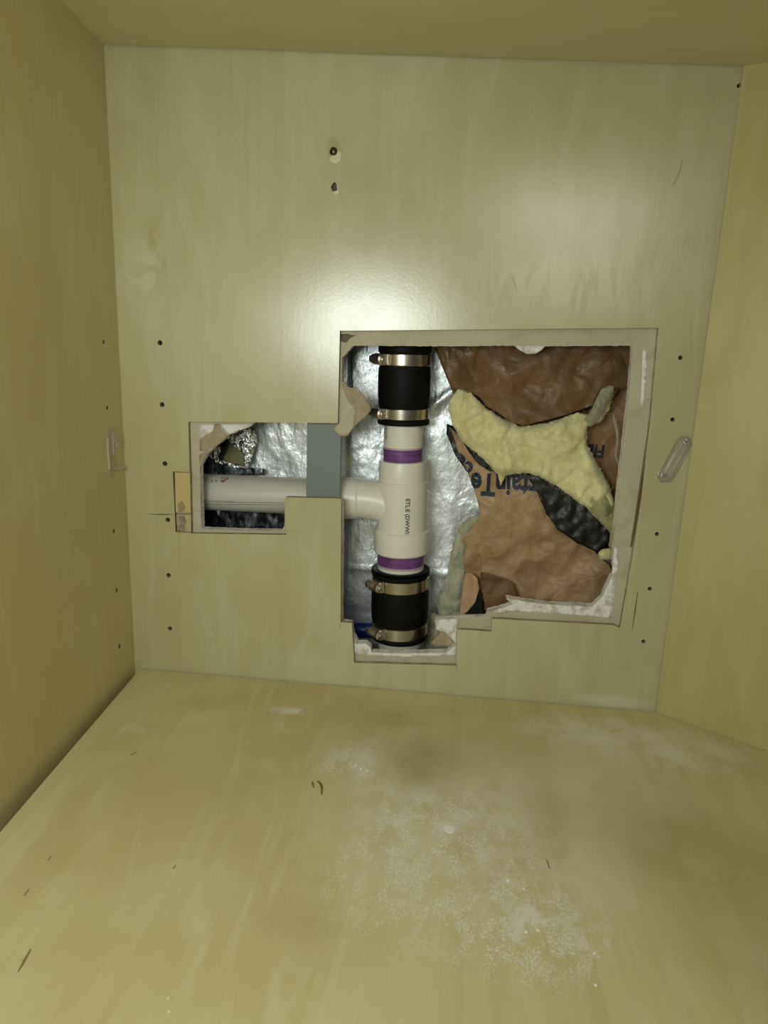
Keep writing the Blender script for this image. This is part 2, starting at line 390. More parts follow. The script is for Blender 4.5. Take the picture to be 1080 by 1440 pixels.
# screw tip standing in the upper hole
sp = at(469, 213); bm = bmesh.new(); lathe_bm(bm, (sp.x, .004, sp.z), (0, -1, 0), [(0, .0022), (.002, .0026), (.0022, .0017), (.0036, .0022), (.0038, .0012), (.0052, .0002)], 14)
o = link('wood_screw', bm, M_screw, smooth=True); tag(o, 'tip of a grey wood screw in the upper chipped hole of the back panel', 'screw')
# saw kerfs and scars on the back panel (thin dark cuts)
def kerf(pts, wd, name='saw_kerf', m=M_mark, parent=None, y=0.0):
    lp = []
    q = [Vector(p) for p in pxl(pts, y)]
    L = []; R = []
    for i, p in enumerate(q):
        d = (q[min(i + 1, len(q) - 1)] - q[max(i - 1, 0)]).normalized(); n = Vector((-d.y, d.x))
        k = wd * (.35 if i in (0, len(q) - 1) else 1) / 2
        L.append(p + n * k); R.append(p - n * k)
    lp = [tuple(v) for v in L + R[::-1]]
    return link(name, plate_bm([lp], y - .00025, y + .0001), [m, m], parent or wall_back)
kerf([(209, 723), (230, 723.5), (243, 723)], .0012); kerf([(897, 832), (893, 860), (889, 886)], .0011); kerf([(478.5, 876), (478, 884)], .0010)
kerf([(642.5, 934), (642.5, 942)], .0010); kerf([(907, 652), (899, 705), (889, 765)], .0015)
kerf([(943, 262), (948, 258), (952, 250), (957, 238), (960, 222)], .0009, 'scratch', mat('scratch', (.36, .29, .14), .6))
kerf([(718, 385), (724, 400), (728, 412)], .0008, 'scratch', mat('scratch2', (.42, .33, .18), .6))
for i in range(13):
    x = 686 + i * 4.9; yy = 893 - i * .85 + (1.5 if i % 2 else 0)
    if i in (9,): continue
    kerf([(x, yy), (x + 1.6, yy - 4 - (i % 3))], .0008, 'scuff_mark', M_pale)
# patched rectangle of veneer beside the small opening
filler = empty('filler_strip', (at(255, 706).x, .002, at(255, 706).z)); filler.parent = wall_back
link('yellow_veneer', plate_bm([densify(pxl([(245, 664.5), (267, 665), (268.5, 721), (246.5, 721)], 0), .004)], .0018, .006), [M_yellow, M_ply], filler)
link('pale_veneer', plate_bm([densify(pxl([(247.5, 724), (268.5, 724), (269, 748.5), (248.5, 747.5)], 0), .004)], .0018, .006), [M_back, M_ply], filler)
decal('glue_scar', [(248, 726), (259, 725), (262, 733), (260, 740), (261, 748), (250, 747)], M_ply, filler, y=.0016)
decal('glue_scar', [(250, 708), (256, 704), (261, 712), (259, 719), (251, 720)], mat('glue', (.36, .25, .13), .8), filler, y=.0016)

# left wall: runs towards the viewer, closing in a little
def prism(name, poly, z0, z1, mats, parent=None):
    bm = bmesh.new()
    a = [bm.verts.new((x, y, z0)) for x, y in poly]; b = [bm.verts.new((x, y, z1)) for x, y in poly]
    bm.faces.new(a); bm.faces.new(b[::-1])
    for i in range(len(poly)): j = (i + 1) % len(poly); bm.faces.new([a[i], a[j], b[j], b[i]])
    return link(name, bm, mats, parent)
KL = .050
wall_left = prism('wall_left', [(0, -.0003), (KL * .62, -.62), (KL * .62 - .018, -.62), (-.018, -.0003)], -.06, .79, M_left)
tag(wall_left, 'tan plywood left side of the cupboard', kind='structure')
RD = Vector((.8355, -.5495))
def rw(s, off=0): return (.6605 + RD.x * s - RD.y * -off * -1, -.0006 + RD.y * s + RD.x * off)
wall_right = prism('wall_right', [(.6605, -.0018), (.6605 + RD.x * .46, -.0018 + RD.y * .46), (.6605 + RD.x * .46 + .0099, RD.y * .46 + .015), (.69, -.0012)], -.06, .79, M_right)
tag(wall_right, 'tan plywood right side of the cupboard set at an angle', kind='structure')
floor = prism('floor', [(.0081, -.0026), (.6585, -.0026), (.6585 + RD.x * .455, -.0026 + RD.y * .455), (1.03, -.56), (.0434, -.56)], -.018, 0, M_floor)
tag(floor, 'dusty birch plywood bottom of the cupboard', kind='structure')
prism('floor_light_block', [(-.018, -.0005), (.69, -.0005), (1.03, -.24), (1.03, -.62), (.02, -.62)], -.075, -.0605, M_raw)['kind'] = 'structure'  # unseen board added under the floor to stop light leaking in
# ceiling: rises a little towards the front at the left
bm = bmesh.new(); NX, NY = 12, 10; grid = []
def zc(x, y): return .7248 - .0225 * (x / .66) + .062 * max(0, 1 - x / .66) * (-y)
for j in range(NY + 1):
    row = []
    for i in range(NX + 1):
        y = -.0028 - .56 * j / NY; x1 = .6605 + (.46 * .8355) * min(1, (-y) / (.46 * .5495)); x0 = KL * -y
        x = x0 + (x1 - x0) * i / NX; row.append((bm.verts.new((x, y, zc(x, y))), bm.verts.new((x, y, zc(x, y) + .018))))
    grid.append(row)
for j in range(NY):
    for i in range(NX):
        for k in (0, 1): bm.faces.new([grid[j][i][k], grid[j][i + 1][k], grid[j + 1][i + 1][k], grid[j + 1][i][k]])
rim = [grid[0][i] for i in range(NX + 1)] + [grid[j][NX] for j in range(1, NY + 1)] + [grid[NY][i] for i in range(NX - 1, -1, -1)] + [grid[j][0] for j in range(NY - 1, 0, -1)]
for i in range(len(rim)): a, b = rim[i], rim[(i + 1) % len(rim)]; bm.faces.new([a[0], b[0], b[1], a[1]])
ceil = link('ceiling', bm, M_ceil); tag(ceil, 'tan plywood top of the cupboard', kind='structure')
# unseen box added behind the drywall to keep light out: back, sides, plates
light_block_bm = bmesh.new()
box_bm(light_block_bm, (-.05, .150, -.10), (.78, .160, .80)); box_bm(light_block_bm, (-.05, PLY + DW, -.10), (-.035, .150, .80)); box_bm(light_block_bm, (.765, PLY + DW, -.10), (.78, .150, .80))
box_bm(light_block_bm, (-.035, PLY + DW, .78), (.765, .150, .80)); box_bm(light_block_bm, (-.035, PLY + DW, -.10), (.765, .150, -.08))
o = link('bay_light_block', light_block_bm, M_raw); tag(o, 'unseen timber box added behind the drywall to keep light out', kind='structure')

# small tiny marks on the side walls
def left_pt(px, py, off=0.0):
    r = ray(px, py); # plane x = -KL*y
    t = (-KL * CAM.y - CAM.x) / (r.x + KL * r.y); p = CAM + r * t; return p + Vector((off, 0, 0))
def right_pt(px, py, off=0.0):
    r = ray(px, py); n = Vector((-.5495, -.8355, 0)); p0 = Vector((.6605, -.0012, 0))
    p = CAM + r * ((p0 - CAM).dot(n) / r.dot(n)); return p + n * off
def wall_patch(name, pts, fn, n, t, m, parent):
    bm = bmesh.new(); n = Vector(n)
    a = [bm.verts.new(fn(x, y) + n * t) for x, y in pts]; b = [bm.verts.new(fn(x, y) - n * .0001) for x, y in pts]
    bm.faces.new(a); bm.faces.new(b[::-1])
    for i in range(len(pts)): j = (i + 1) % len(pts); bm.faces.new([a[i], a[j], b[j], b[i]])
    return link(name, bm, m, parent)
NL = Vector((1, KL, 0)).normalized(); NR = Vector((-.5495, -.8355, 0))
for x, y in [(145.7, 481), (150.6, 573.5), (160, 747), (164, 830), (168, 909)]:
    wall_patch('pin_hole', [(x - .9, y - 2.8), (x + .7, y - 3), (x + 1.1, y), (x + .5, y + 3), (x - .8, y + 2.8), (x - 1.2, y)], left_pt, NL, .0002, M_mark, wall_left)
wall_patch('knot_mark', [(1040, 739), (1045, 736), (1055, 736.5), (1057.5, 739), (1054, 743), (1046, 743.5)], right_pt, NR, .0002, mat('knot', (.33, .28, .16), .8), wall_right)
wall_patch('scratch', [(975, 968), (977.5, 956), (978.5, 956), (976.5, 969)], right_pt, NR, .0002, mat('scratch3', (.33, .22, .09), .8), wall_right)

# marks and crumbs on the floor
def floor_mark(name, pts, m, parent=floor, t=.0004):
    bm = bmesh.new(); a = [bm.verts.new(atz(x, y) + Vector((0, 0, t))) for x, y in pts]; b = [bm.verts.new(atz(x, y) - Vector((0, 0, .0001))) for x, y in pts]
    bm.faces.new(a); bm.faces.new(b[::-1])
    for i in range(len(pts)): j = (i + 1) % len(pts); bm.faces.new([a[i], a[j], b[j], b[i]])
    return link(name, bm, m, parent)
M_fm = mat('floor_scar', (.27, .19, .08), .8); M_fm2 = mat('floor_scar_pale', (.33, .25, .12), .8)
floor_mark('grain_scar', [(25, 1367), (32, 1351), (43, 1334), (43.5, 1337), (36, 1352), (26, 1367)], M_fm)
floor_mark('grain_scar', [(33, 1259), (41, 1249), (40, 1253), (35, 1260)], M_fm2)
floor_mark('grain_scar', [(183, 1062), (192, 1057), (193, 1058), (186, 1062)], M_fm2)
floor_mark('grain_scar', [(67, 1209), (72, 1203), (72, 1205), (69, 1210)], M_fm2)
floor_mark('grain_scar', [(243, 1221), (247, 1216), (247.5, 1218), (244, 1222)], M_fm2)
floor_mark('grain_scar', [(767, 1208), (771, 1212), (774, 1222), (772, 1221)], M_fm2)

# ------------------------------------------------------------ drywall layer behind the plywood
dry_hole = [(497, 486), (640, 487), (724, 486), (729, 491), (742, 497), (755, 496), (765, 487), (890, 486), (884, 560), (875, 640), (868, 700), (862, 790), (864, 806), (856, 820), (846, 842), (833, 853),
            (800, 851), (768, 850), (735, 845), (712, 841), (720, 850), (700, 857), (686, 860), (683, 868), (643, 870), (612, 872), (613, 884), (626, 890), (636, 899), (641, 907),
            (628, 917), (590, 919), (522, 918), (521, 910), (514, 905), (503, 905), (497, 893), (494, 877), (481, 875), (481, 706), (478, 704), (401, 700), (400, 740), (394, 747), (340, 746), (283, 744),
            (282, 700), (281, 655), (290, 640), (302, 628), (313, 620), (322, 611), (334, 605), (350, 601), (357, 594), (478.5, 594), (481, 535), (481, 503)]
YD = PLY + .0004
dl = densify(pxl(dry_hole, YD), .003, .0007)
drywall = empty('drywall_sheet', (.36, YD, .35)); tag(drywall, 'beige drywall sheet with a crudely hacked opening showing behind the plywood cut-out', 'drywall')
link('drywall_board', plate_bm([[(-.028, -.055), (.69, -.055), (.69, .77), (-.028, .77)], dl], YD, PLY + DW, .05), [M_dry, M_gyp], drywall)
# torn paper tongue at the left of the large opening
def curl(cx, k): return lambda x, z: -k * abs(x - cx) + .0006 * noise.noise(Vector((x * 200, 0, z * 200)))
tongue = sheet('torn_flap', [(478, 534), (482, 538), (491, 545), (500, 546), (511, 556), (519, 568), (521, 578), (511, 588), (500, 598), (494, 606), (488, 613), (478, 613), (472, 607), (469, 602), (477, 594)], .0075, lambda x, z: .0008 * noise.noise(Vector((x * 120, 5, z * 120))), [M_tan, M_gyp], drywall, .004, .005, .0006)
sheet('torn_paper', [(479, 540), (485, 550), (488, 560), (494, 568), (501, 576), (499, 588), (500, 596), (494, 605), (488, 612), (478, 612.5), (472, 607), (469, 602), (477, 596)], .0062, lambda x, z: .0008 * noise.noise(Vector((x * 120, 5, z * 120))), [M_dry, M_gyp], drywall, .004, .0008, .0006)
# broken gypsum at top left of the small opening, with tan core paper
sheet('torn_paper', [(281, 618), (290, 612), (300, 607), (302, 596), (309, 596), (312, 606), (320, 612), (312, 621), (302, 628), (290, 634), (281, 634)], .0061, lambda x, z: 0, [M_tan, M_tan], drywall, .004, .0006, .0006)
sheet('torn_paper', [(280, 640), (290, 634), (296, 634), (289, 641), (281, 652)], .0061, lambda x, z: 0, [M_tan, M_tan], drywall, .004, .0006, .0004)
sheet('exposed_gypsum', [(281, 597), (301, 597), (299, 606), (289, 611), (281, 616)], .0061, lambda x, z: 0, [M_gyp, M_gyp], drywall, .004, .0006, .0004)
sheet('exposed_gypsum', [(311, 597), (355, 597), (348, 602), (334, 606), (323, 611), (313, 605)], .0061, lambda x, z: 0, [M_gyp, M_gyp], drywall, .004, .0006, .0004)
# broken gypsum shelf along the foot of the large opening
sheet('exposed_gypsum', [(865, 800), (863, 815), (861, 860), (858, 869), (835, 866), (800, 864), (760, 861), (720, 860), (692, 864), (700, 857), (722, 850), (711, 841), (735, 845), (768, 850), (800, 852), (833, 853), (848, 838), (857, 818)], .0058, lambda x, z: -.0003 + .0008 * noise.noise(Vector((x * 90, 1, z * 90))), [M_gyp, M_gyp], drywall, .004, .0012, .0006)
sheet('exposed_gypsum', [(726, 486.5), (767, 486.5), (762, 492), (754, 497), (741, 498), (730, 492)], .0060, lambda x, z: 0, [M_gyp, M_gyp], drywall, .004, .0008, .0004)
sheet('exposed_gypsum', [(904, 492), (910, 494), (909, 530), (905, 572), (901, 571), (903, 530)], .0061, lambda x, z: 0, [M_gyp, M_gyp], drywall, .004, .0006, .0008)
sheet('exposed_gypsum', [(868, 770), (870, 800), (866, 806), (862, 868), (859, 868), (861, 800), (864, 770)], .0061, lambda x, z: 0, [M_gyp, M_gyp], drywall, .004, .0006, .0008)
sheet('exposed_gypsum', [(496, 905), (508, 905), (514, 905), (521, 910), (523, 918), (560, 919), (628, 918), (641, 908), (641.5, 922), (560, 924), (498, 921)], .0061, lambda x, z: 0, [M_gyp, M_gyp], drywall, .004, .0006, .0006)
sheet('exposed_gypsum', [(612, 872), (643, 870), (642, 906), (634, 897), (626, 890), (613, 885)], .0061, lambda x, z: 0, [M_gyp, M_gyp], drywall, .004, .0008, .0005)
sheet('torn_paper', [(616, 894), (622, 888), (632, 893), (640, 903), (640, 908), (628, 909), (612, 908), (606, 904)], .016, lambda x, z: .0008 * noise.noise(Vector((x * 120, 5, z * 120))), [M_tan, M_tan], drywall, .004, .002, .0006)
sheet('dark_stain', [(479, 470), (488, 469), (500, 472), (492, 476), (487, 482), (480, 480)], .0061, lambda x, z: 0, [mat('mildew', (.16, .135, .10), .9)] * 2, drywall, .003, .0003, .0012)
sheet('split_paper', [(913, 590), (916, 588), (906, 660), (897, 716), (889, 768), (886, 770), (895, 712), (904, 650)], .0060, lambda x, z: 0, [mat('split', (.20, .12, .08), .9)] * 2, drywall, .004, .0003, .0004)

# ------------------------------------------------------------ foil backing board
YF = .112
def foil_fn(x, z):
    v = .0025 * fbm(x, z, 2.0, 14) + .0012 * abs(noise.noise(Vector((x * 60, 3, z * 22))))
    v += .004 * math.exp(-((x - .254) / .003) ** 2)
    p = at(606, 573, YF); q = at(649, 541, YF); a = Vector((p.x, p.z)); b = Vector((q.x, q.z)); ab = b - a; w_ = Vector((x, z)) - a
    t = max(0, min(1, w_.dot(ab) / ab.length_squared)); v -= .005 * math.exp(-((w_ - ab * t).length / .006) ** 2)
    zc_ = at(480, 797, YF).z; v -= .0015 * math.exp(-((z - zc_) / .003) ** 2)
    return v
fb = link('foil_board', plate_bm([densify([(-.03, -.07), (.60, -.07), (.60, .76), (-.03, .76)], .01)], YF, YF + .012, .004, foil_fn), [M_foil, M_raw], smooth=True)
tag(fb, 'silver foil faced insulation board at the back of the opening behind the pipes', 'insulation board')
for pts in ([(493.5, 488), (494.6, 488), (496.0, 545), (495, 545)],):
    sheet('foil_seam', pts, YF - .006, lambda x, z: 0, [M_asph] * 2, fb, .004, .0006)
# torn crumple of foil in the small opening
def crum(k, s, seed):
    return lambda x, z: k * (abs(noise.noise(Vector((x * s, seed, z * s * .6)))) * 2 + noise.noise(Vector((x * s * 2.2, seed + 4, z * s * 2))) * .8)
tf = empty('torn_foil', at(340, 640, .09)); tag(tf, 'crumpled torn foil flap around an olive hole above the long horizontal pipe', 'foil')
sheet('dark_underside', [(278, 664), (279, 655), (291, 640), (300, 641), (313, 650), (330, 655), (352, 658), (372, 660), (372, 668), (278, 668)], .095, crum(.0015, 90, 2), [M_foildark] * 2, tf, .003, .0006, .0006)
sheet('crumpled_flap', [(316, 616), (322, 608), (340, 604), (356, 601), (360, 612), (361, 622), (357, 634), (352, 650), (346, 658), (342, 650), (345, 640), (337, 634), (330, 627), (322, 620)], .086, crum(.0035, 150, 7), [M_foil2] * 2, tf, .0022, .0005, .0010)
sheet('crumpled_flap', [(293, 639), (300, 630), (308, 625), (310, 634), (306, 642), (309, 650), (305, 652), (298, 646), (293, 642)], .085, crum(.0035, 170, 9), [M_foil2] * 2, tf, .0022, .0005, .0008)
sheet('crumpled_flap', [(306, 648), (313, 647), (326, 652), (338, 656), (349, 657), (348, 660), (336, 660), (318, 655), (308, 652)], .084, crum(.003, 190, 12), [M_foil2] * 2, tf, .002, .0005, .0008)
sheet('hole_rim', [(307, 630), (311, 621), (318, 617), (322, 622), (320, 632), (314, 642), (313, 649), (308, 646), (309, 638)], .088, lambda x, z: 0, [M_asph] * 2, tf, .003, .0006, .0008)
sheet('olive_backing', [(318, 622), (328, 626), (338, 634), (344, 640), (344, 650), (348, 656), (330, 652), (312, 650), (315, 640), (319, 632)], .092, lambda x, z: 0, [M_olive] * 2, tf, .004, .0006, .0004)
lf = sheet('foil_dark_reflection', [(278, 712), (278, 750), (402, 752), (405, 714)], .093, crum(.0025, 45, 31), [M_foildark] * 2, None, .004, .0008)  # added sheet; the foil's dark reflection is painted into its colour
tag(lf, 'added crinkled foil strip below the long horizontal pipe, dark reflection painted in', 'foil')

# ------------------------------------------------------------ metal stud crossing the opening
a = at(431.5, 640, PLY + DW + .001); b = at(479, 640, PLY + DW + .001)
y0 = PLY + DW + .0006; bm = bmesh.new(); hz = at(455, 690, .06).z
box_bm(bm, (a.x, y0, -.075), (b.x - .0002, y0 + .0009, .775))
for z0, z1 in ((-.075, hz - .034), (hz + .034, .775)): box_bm(bm, (a.x, y0 + .0009, z0), (a.x + .0009, .100, z1))
box_bm(bm, (b.x - .0011, y0 + .0009, -.075), (b.x - .0002, y0 + .007, .775))
o = link('metal_stud', bm, M_stud); tag(o, 'grey metal wall stud crossing in front of the horizontal drain pipe', 'stud')

# ------------------------------------------------------------ pipes and tee
YP = .062
AX0 = at(561, 920, YP); AX1 = at(570, 470, YP); AX0.y = AX1.y = YP
axis = (AX1 - AX0).normalized()
def on_axis(py, r):          # point of the riser axis whose front surface shows at image row py
    t = 0.5
    lo, hi = -.3, 1.6
    for _ in range(40):
        t = (lo + hi) / 2; p = AX0.lerp(AX1, t); q = p + Vector((0, -r, 0)); v = M.transposed() @ (q - CAM); yy = 720 + F * v.y / v.z
        if yy > py: lo = t
        else: hi = t
    return t * (AX1 - AX0).length
def riser(name, prof, m, parent=None, n=56, cap=True):
    bm = bmesh.new(); lathe_bm(bm, AX0, axis, sorted(prof), n, cap); o = link(name, bm, m, parent, smooth=True); edge(o); return o
def edge(o, ang=.42):
    m = o.modifiers.new('e', 'EDGE_SPLIT'); m.split_angle = ang
R15 = .0243; R2 = .0300
def S(py, r): return on_axis(py, r)
# upper riser piece between tee and coupling
up = empty('riser_pipe', AX0 + axis * S(650, R15)); tag(up, 'short cream vertical pipe above the tee with purple primer ring and black lettering', 'pipe')
riser('pipe_wall', [(S(652, R15), R15), (S(590, R15), R15)], M_pvc, up)
riser('primer_ring', [(S(653, R15), R15 + .0002), (S(634, R15), R15 + .0003)], M_purple, up, cap=False)
riser('primer_smear', [(S(634.2, R15), R15 + .00015), (S(631.5, R15), R15 + .00015)], M_primer_haze, up, cap=False)
# lower riser piece
lowp = empty('riser_pipe', AX0 + axis * S(810, R2)); tag(lowp, 'short cream vertical pipe below the tee with a wide purple primer band', 'pipe')
riser('pipe_wall', [(S(818, R2), R2), (S(780, R2), R2)], M_pvc, lowp)
riser('primer_ring', [(S(801, R2), R2 + .0003), (S(783, R2), R2 + .0003)], M_purple, lowp, cap=False)
riser('primer_smear', [(S(804, R2), R2 + .0002), (S(800.8, R2), R2 + .0002)], M_primer_haze, lowp, cap=False)
bot = riser('drain_pipe', [(S(905, R2), R2 - .001), (-.10, R2 - .001)], M_pvc_old); tag(bot, 'dull grey pipe end showing under the lower black coupling', 'pipe')
topp = riser('drain_pipe', [(S(500, R15), R15 - .0005), (.62, R15 - .0005)], M_pvc_old); tag(topp, 'pipe rising out of the upper black coupling behind the drywall', 'pipe')
# tee
tee = empty('tee_fitting', AX0 + axis * S(715, .03)); tag(tee, 'cream plastic sanitary tee joining the vertical and horizontal drain pipes', 'pipe fitting')
RB = .0288
prof = [(S(787, .0345), .0305), (S(786, .0345), .0340), (S(784, .0345), .0350), (S(757, .0345), .0354), (S(754.5, .0345), .0350), (S(753, .0345), .0330), (S(751, .0330), .0322), (S(700, .03), .0320),
        (S(684, .03), .0320), (S(682.5, .03), .0314), (S(681.5, .03), .0300), (S(655, .029), .0297), (S(652.5, .029), .0290), (S(652, .029), .0246)]
riser('tee_body', prof, M_pvc, tee)
bm = bmesh.new(); hc = at(480, 699.5, YP); ax = AX0 + axis * S(700, .03)
pL = Vector((hc.x - .012, YP, hc.z - .0007)); pM = Vector((hc.x + .022, YP, hc.z)); br = .0268
tube_bm(bm, [pL, pM, pM + Vector((.0006, 0, 0)), pM + Vector((.002, 0, 0))], [br, br, br - .0005, br - .0016], 48)
path = []; rad = []
for i in range(17):
    t = i / 16; p0 = pM; p1 = Vector((ax.x + .003, YP, pM.z + .001)); p2 = Vector((ax.x + .002, YP, pM.z - .036))
    path.append(p0.lerp(p1, t).lerp(p1.lerp(p2, t), t)); rad.append(.0252 + .002 * t)
tube_bm(bm, path, rad, 48)
o = link('branch_hub', bm, M_pvc, tee, smooth=True); edge(o, .5)
# lettering on the tee and on the riser
def ring_text(txt, px, py, size, R, parent, m, down=True, bold=0.0):
    """letters running down the pipe, wrapped round its surface"""
    bm = text_bm(txt, size, bold); s0 = S(py, R); c = AX0 + axis * s0
    p = at(px, py, YP - R * .9); ang0 = math.asin(max(-1, min(1, (p.x - c.x) / R)))
    for v in bm.verts:
        u, h = v.co.x, v.co.y
        a = ang0 + (h / R)
        q = AX0 + axis * (s0 - u); v.co = q + Vector((math.sin(a), -math.cos(a), 0)) * (R + .00025)
    return link('lettering', bm, m, parent)
ring_text('ETL:E (DWWIII.P', 571, 701, .0074, .0323, tee, M_ink, bold=.00012)
ring_text('ABS', 576.5, 702, .0030, .0318, tee, M_ink) if False else None
ring_text('FE:2W-', 541, 601, .0062, R15, up, M_ink, bold=.0001)
# horizontal drain pipe
h0 = at(255, 690, YP); h1 = at(476, 700, YP); RH = .0238
dr = empty('drain_pipe', (h0 + h1) / 2); tag(dr, 'long dull grey horizontal drain pipe in the small left opening', 'pipe')
bm = bmesh.new(); d = (h1 - h0); lathe_bm(bm, h0, d, [(0, RH), (d.length, RH)], 56); o = link('pipe_wall', bm, M_pvc_old, dr, smooth=True); edge(o)
def hpt(px, py):
    r = ray(px, py); a = d.normalized(); o_ = CAM - h0; rp = r - a * r.dot(a); op = o_ - a * o_.dot(a)
    A = rp.dot(rp); B = 2 * rp.dot(op); C = op.dot(op) - (RH + .0002) ** 2; t = (-B - math.sqrt(max(0, B * B - 4 * A * C))) / (2 * A); return CAM + r * t
for pts in ([(287, 673), (289, 672), (289.5, 676), (287.5, 677)], [(297, 675), (299, 674), (299, 678), (297, 678)], [(303, 675), (305, 674), (305, 678), (303, 678)], [(310, 672), (316, 671), (318, 675), (314, 679), (310, 677)], [(318, 671), (322, 672), (320, 675), (318, 674)]):
    bm = bmesh.new(); bm.faces.new([bm.verts.new(hpt(*p)) for p in pts]); link('red_print', bm, M_red, dr)
for yy, x0, x1 in ((705.5, 284, 400), (708.5, 284, 400), (703.5, 284, 330)):
    bm = bmesh.new(); top = [bm.verts.new(hpt(x0 + (x1 - x0) * k / 8, yy + 1.2 * k / 8)) for k in range(9)]; bo = [bm.verts.new(hpt(x0 + (x1 - x0) * k / 8, yy + .7 + 1.2 * k / 8)) for k in range(9)]
    for k in range(8): bm.faces.new([top[k], top[k + 1], bo[k + 1], bo[k]])
    link('pipe_scratch', bm, mat('pipe_scratch', (.22, .20, .16), .6), dr)

# ------------------------------------------------------------ rubber couplings with worm clamps
def coupling(label, prof, bands, R):
    root = empty('rubber_coupling', AX0 + axis * ((prof[0][0] + prof[-1][0]) / 2)); tag(root, label, 'pipe coupling', 'black rubber couplings on the riser')
    riser('rubber_sleeve', prof, M_rub, root)
    for (sa, sb, rb, hx) in bands:
        mid = (sa + sb) / 2; c = AX0 + axis * mid
        cl = empty('hose_clamp', c - parent_loc(root)); cl.parent = root
        hw = abs(sb - sa) / 2
        riser('band', [(mid - hw, rb - .0008), (mid - hw, rb), (mid - hw + .0008, rb + .0006), (mid + hw - .0008, rb + .0006), (mid + hw, rb), (mid + hw, rb - .0008)], M_steel, cl, 64, False)
        # overlapping band tail
        bm = bmesh.new(); n = 14; rows = []
        for k in range(n + 1):
            a = math.radians(-62 + 34 * k / n); q = Vector((math.sin(a), -math.cos(a), 0)) * (rb + .0014)
            rows.append((bm.verts.new(c + q - axis * (hw - .0012)), bm.verts.new(c + q + axis * (hw - .0012))))
        for k in range(n): bm.faces.new([rows[k][0], rows[k + 1][0], rows[k + 1][1], rows[k][1]])
        o = link('band_tail', bm, M_screw, cl); s = o.modifiers.new('s', 'SOLIDIFY'); s.thickness = .0007
        # worm housing on the left front
        a = math.radians(hx); out = Vector((math.sin(a), -math.cos(a), 0)); tan = Vector((math.cos(a), math.sin(a), 0))
        hcn = c + out * (rb + .0062)
        mm = Matrix((tan, out, axis)).transposed().to_4x4(); mm.translation = hcn
        bm = bmesh.new()
        pr = [(-.0085, .0040), (-.007, .0068), (-.0035, .0062), (-.003, .0068), (.0, .0062), (.0005, .0068), (.004, .0062), (.007, .0066), (.0085, .0040)]
        lathe_bm(bm, hcn, tan, pr, 20)
        box_bm(bm, (-.0085, -.0072, -hw * .9), (.0085, -.0005, hw * .9), mm)
        o = link('worm_housing', bm, M_screw, cl, smooth=True); edge(o, .5)
        bm = bmesh.new(); lathe_bm(bm, hcn - tan * .0075, -tan, [(0, .0036), (.002, .0036), (.0022, .0054), (.0032, .0058), (.0075, .0056), (.0084, .0046), (.0084, .0030), (.0066, .0026)], 6)
        lathe_bm(bm, hcn + tan * .0055, tan, [(0, .0026), (.0014, .0030), (.0020, .0022), (.0034, .0028), (.0042, .0018)], 14)
        o = link('clamp_screw', bm, M_screw, cl)
    return root
Ru = .0316
coupling('black rubber coupling above the tee, its top cut off by the drywall edge',
    [(S(600, Ru), .0250), (S(600, Ru), .0312), (S(598, Ru), .0322), (S(594, Ru), .0322), (S(592.5, Ru), .0306), (S(575, Ru), .0306), (S(572, Ru), .0312), (S(556, Ru), .0322), (S(530, Ru), .0322),
     (S(518, Ru), .0314), (S(515, Ru), .0306), (S(497, Ru), .0306), (S(495, Ru), .0322), (S(483, Ru), .0322), (S(481, Ru), .0300), (S(481, Ru), .0250)],
    [(S(592, Ru), S(576, Ru), .0308, -50), (S(515, Ru), S(498, Ru), .0308, -50)], Ru)
Rl = .0378
coupling('black rubber coupling below the tee, wider and lower than the other',
    [(S(910, Rl), .0305), (S(910, Rl), .0370), (S(908, Rl), .0380), (S(905, Rl), .0378), (S(904, Rl), .0360), (S(887, Rl), .0360), (S(884, Rl), .0372), (S(865, Rl), .0378), (S(845, Rl), .0374),
     (S(839, Rl), .0360), (S(822, Rl), .0360), (S(819.5, Rl), .0375), (S(815, Rl), .0384), (S(812, Rl), .0380), (S(811, Rl), .0365), (S(812, Rl), .0302)],
    [(S(904, Rl), S(887.5, Rl), .0364, -40), (S(838, Rl), S(821, Rl), .0364, -42)], Rl)
# blue pipe low on the left
p0 = at(478, 886, .075); p1 = at(530, 888, .075); bm = bmesh.new(); lathe_bm(bm, p0 - Vector((.05, 0, 0)), p1 - p0, [(0, .011), (.13, .011)], 28)
o = link('water_pipe', bm, M_blue, smooth=True); edge(o); tag(o, 'small blue pipe behind the left of the lower coupling', 'pipe')

# ------------------------------------------------------------ insulation batt on the right
def crease(k, s, seed):
    def f(x, z):
        p = Vector((x * s + seed, seed * 1.7, z * s))
        c = noise.noise(p * .45); wp = noise.noise_vector(p * .5) * .35; h = 0.0
        for i, (an, fr, am) in enumerate(((.35, .8, .75), (1.25, 1.1, .55), (2.1, .95, .65), (2.75, 1.9, .28), (.9, 2.3, .22))):
            t = (p.x + wp.x) * math.cos(an) * fr + (p.z + wp.y) * math.sin(an) * fr + seed * (i + 1)
            h += am * abs((t % 1.0) * 2 - 1) * (.35 + .65 * abs(noise.noise(p * .6 + Vector((i * 7, 0, 0)))) * 2)
        return k * (.75 * h + 1.0 * c)
    return f
batt = empty('insulation_batt', at(750, 700, .08)); tag(batt, 'torn brown kraft paper insulation batt with yellow glass wool spilling out at right', 'insulation')
f_up = crease(.012, 22, 3.3)
# dark brown backing sheet behind everything
sheet('kraft_backing', [(603, 470), (925, 465), (925, 900), (655, 900), (656, 840), (680, 740), (664, 650), (640, 560)], .098, crease(.004, 20, 9), [M_kraft_dark] * 2, batt, .006, .0007)
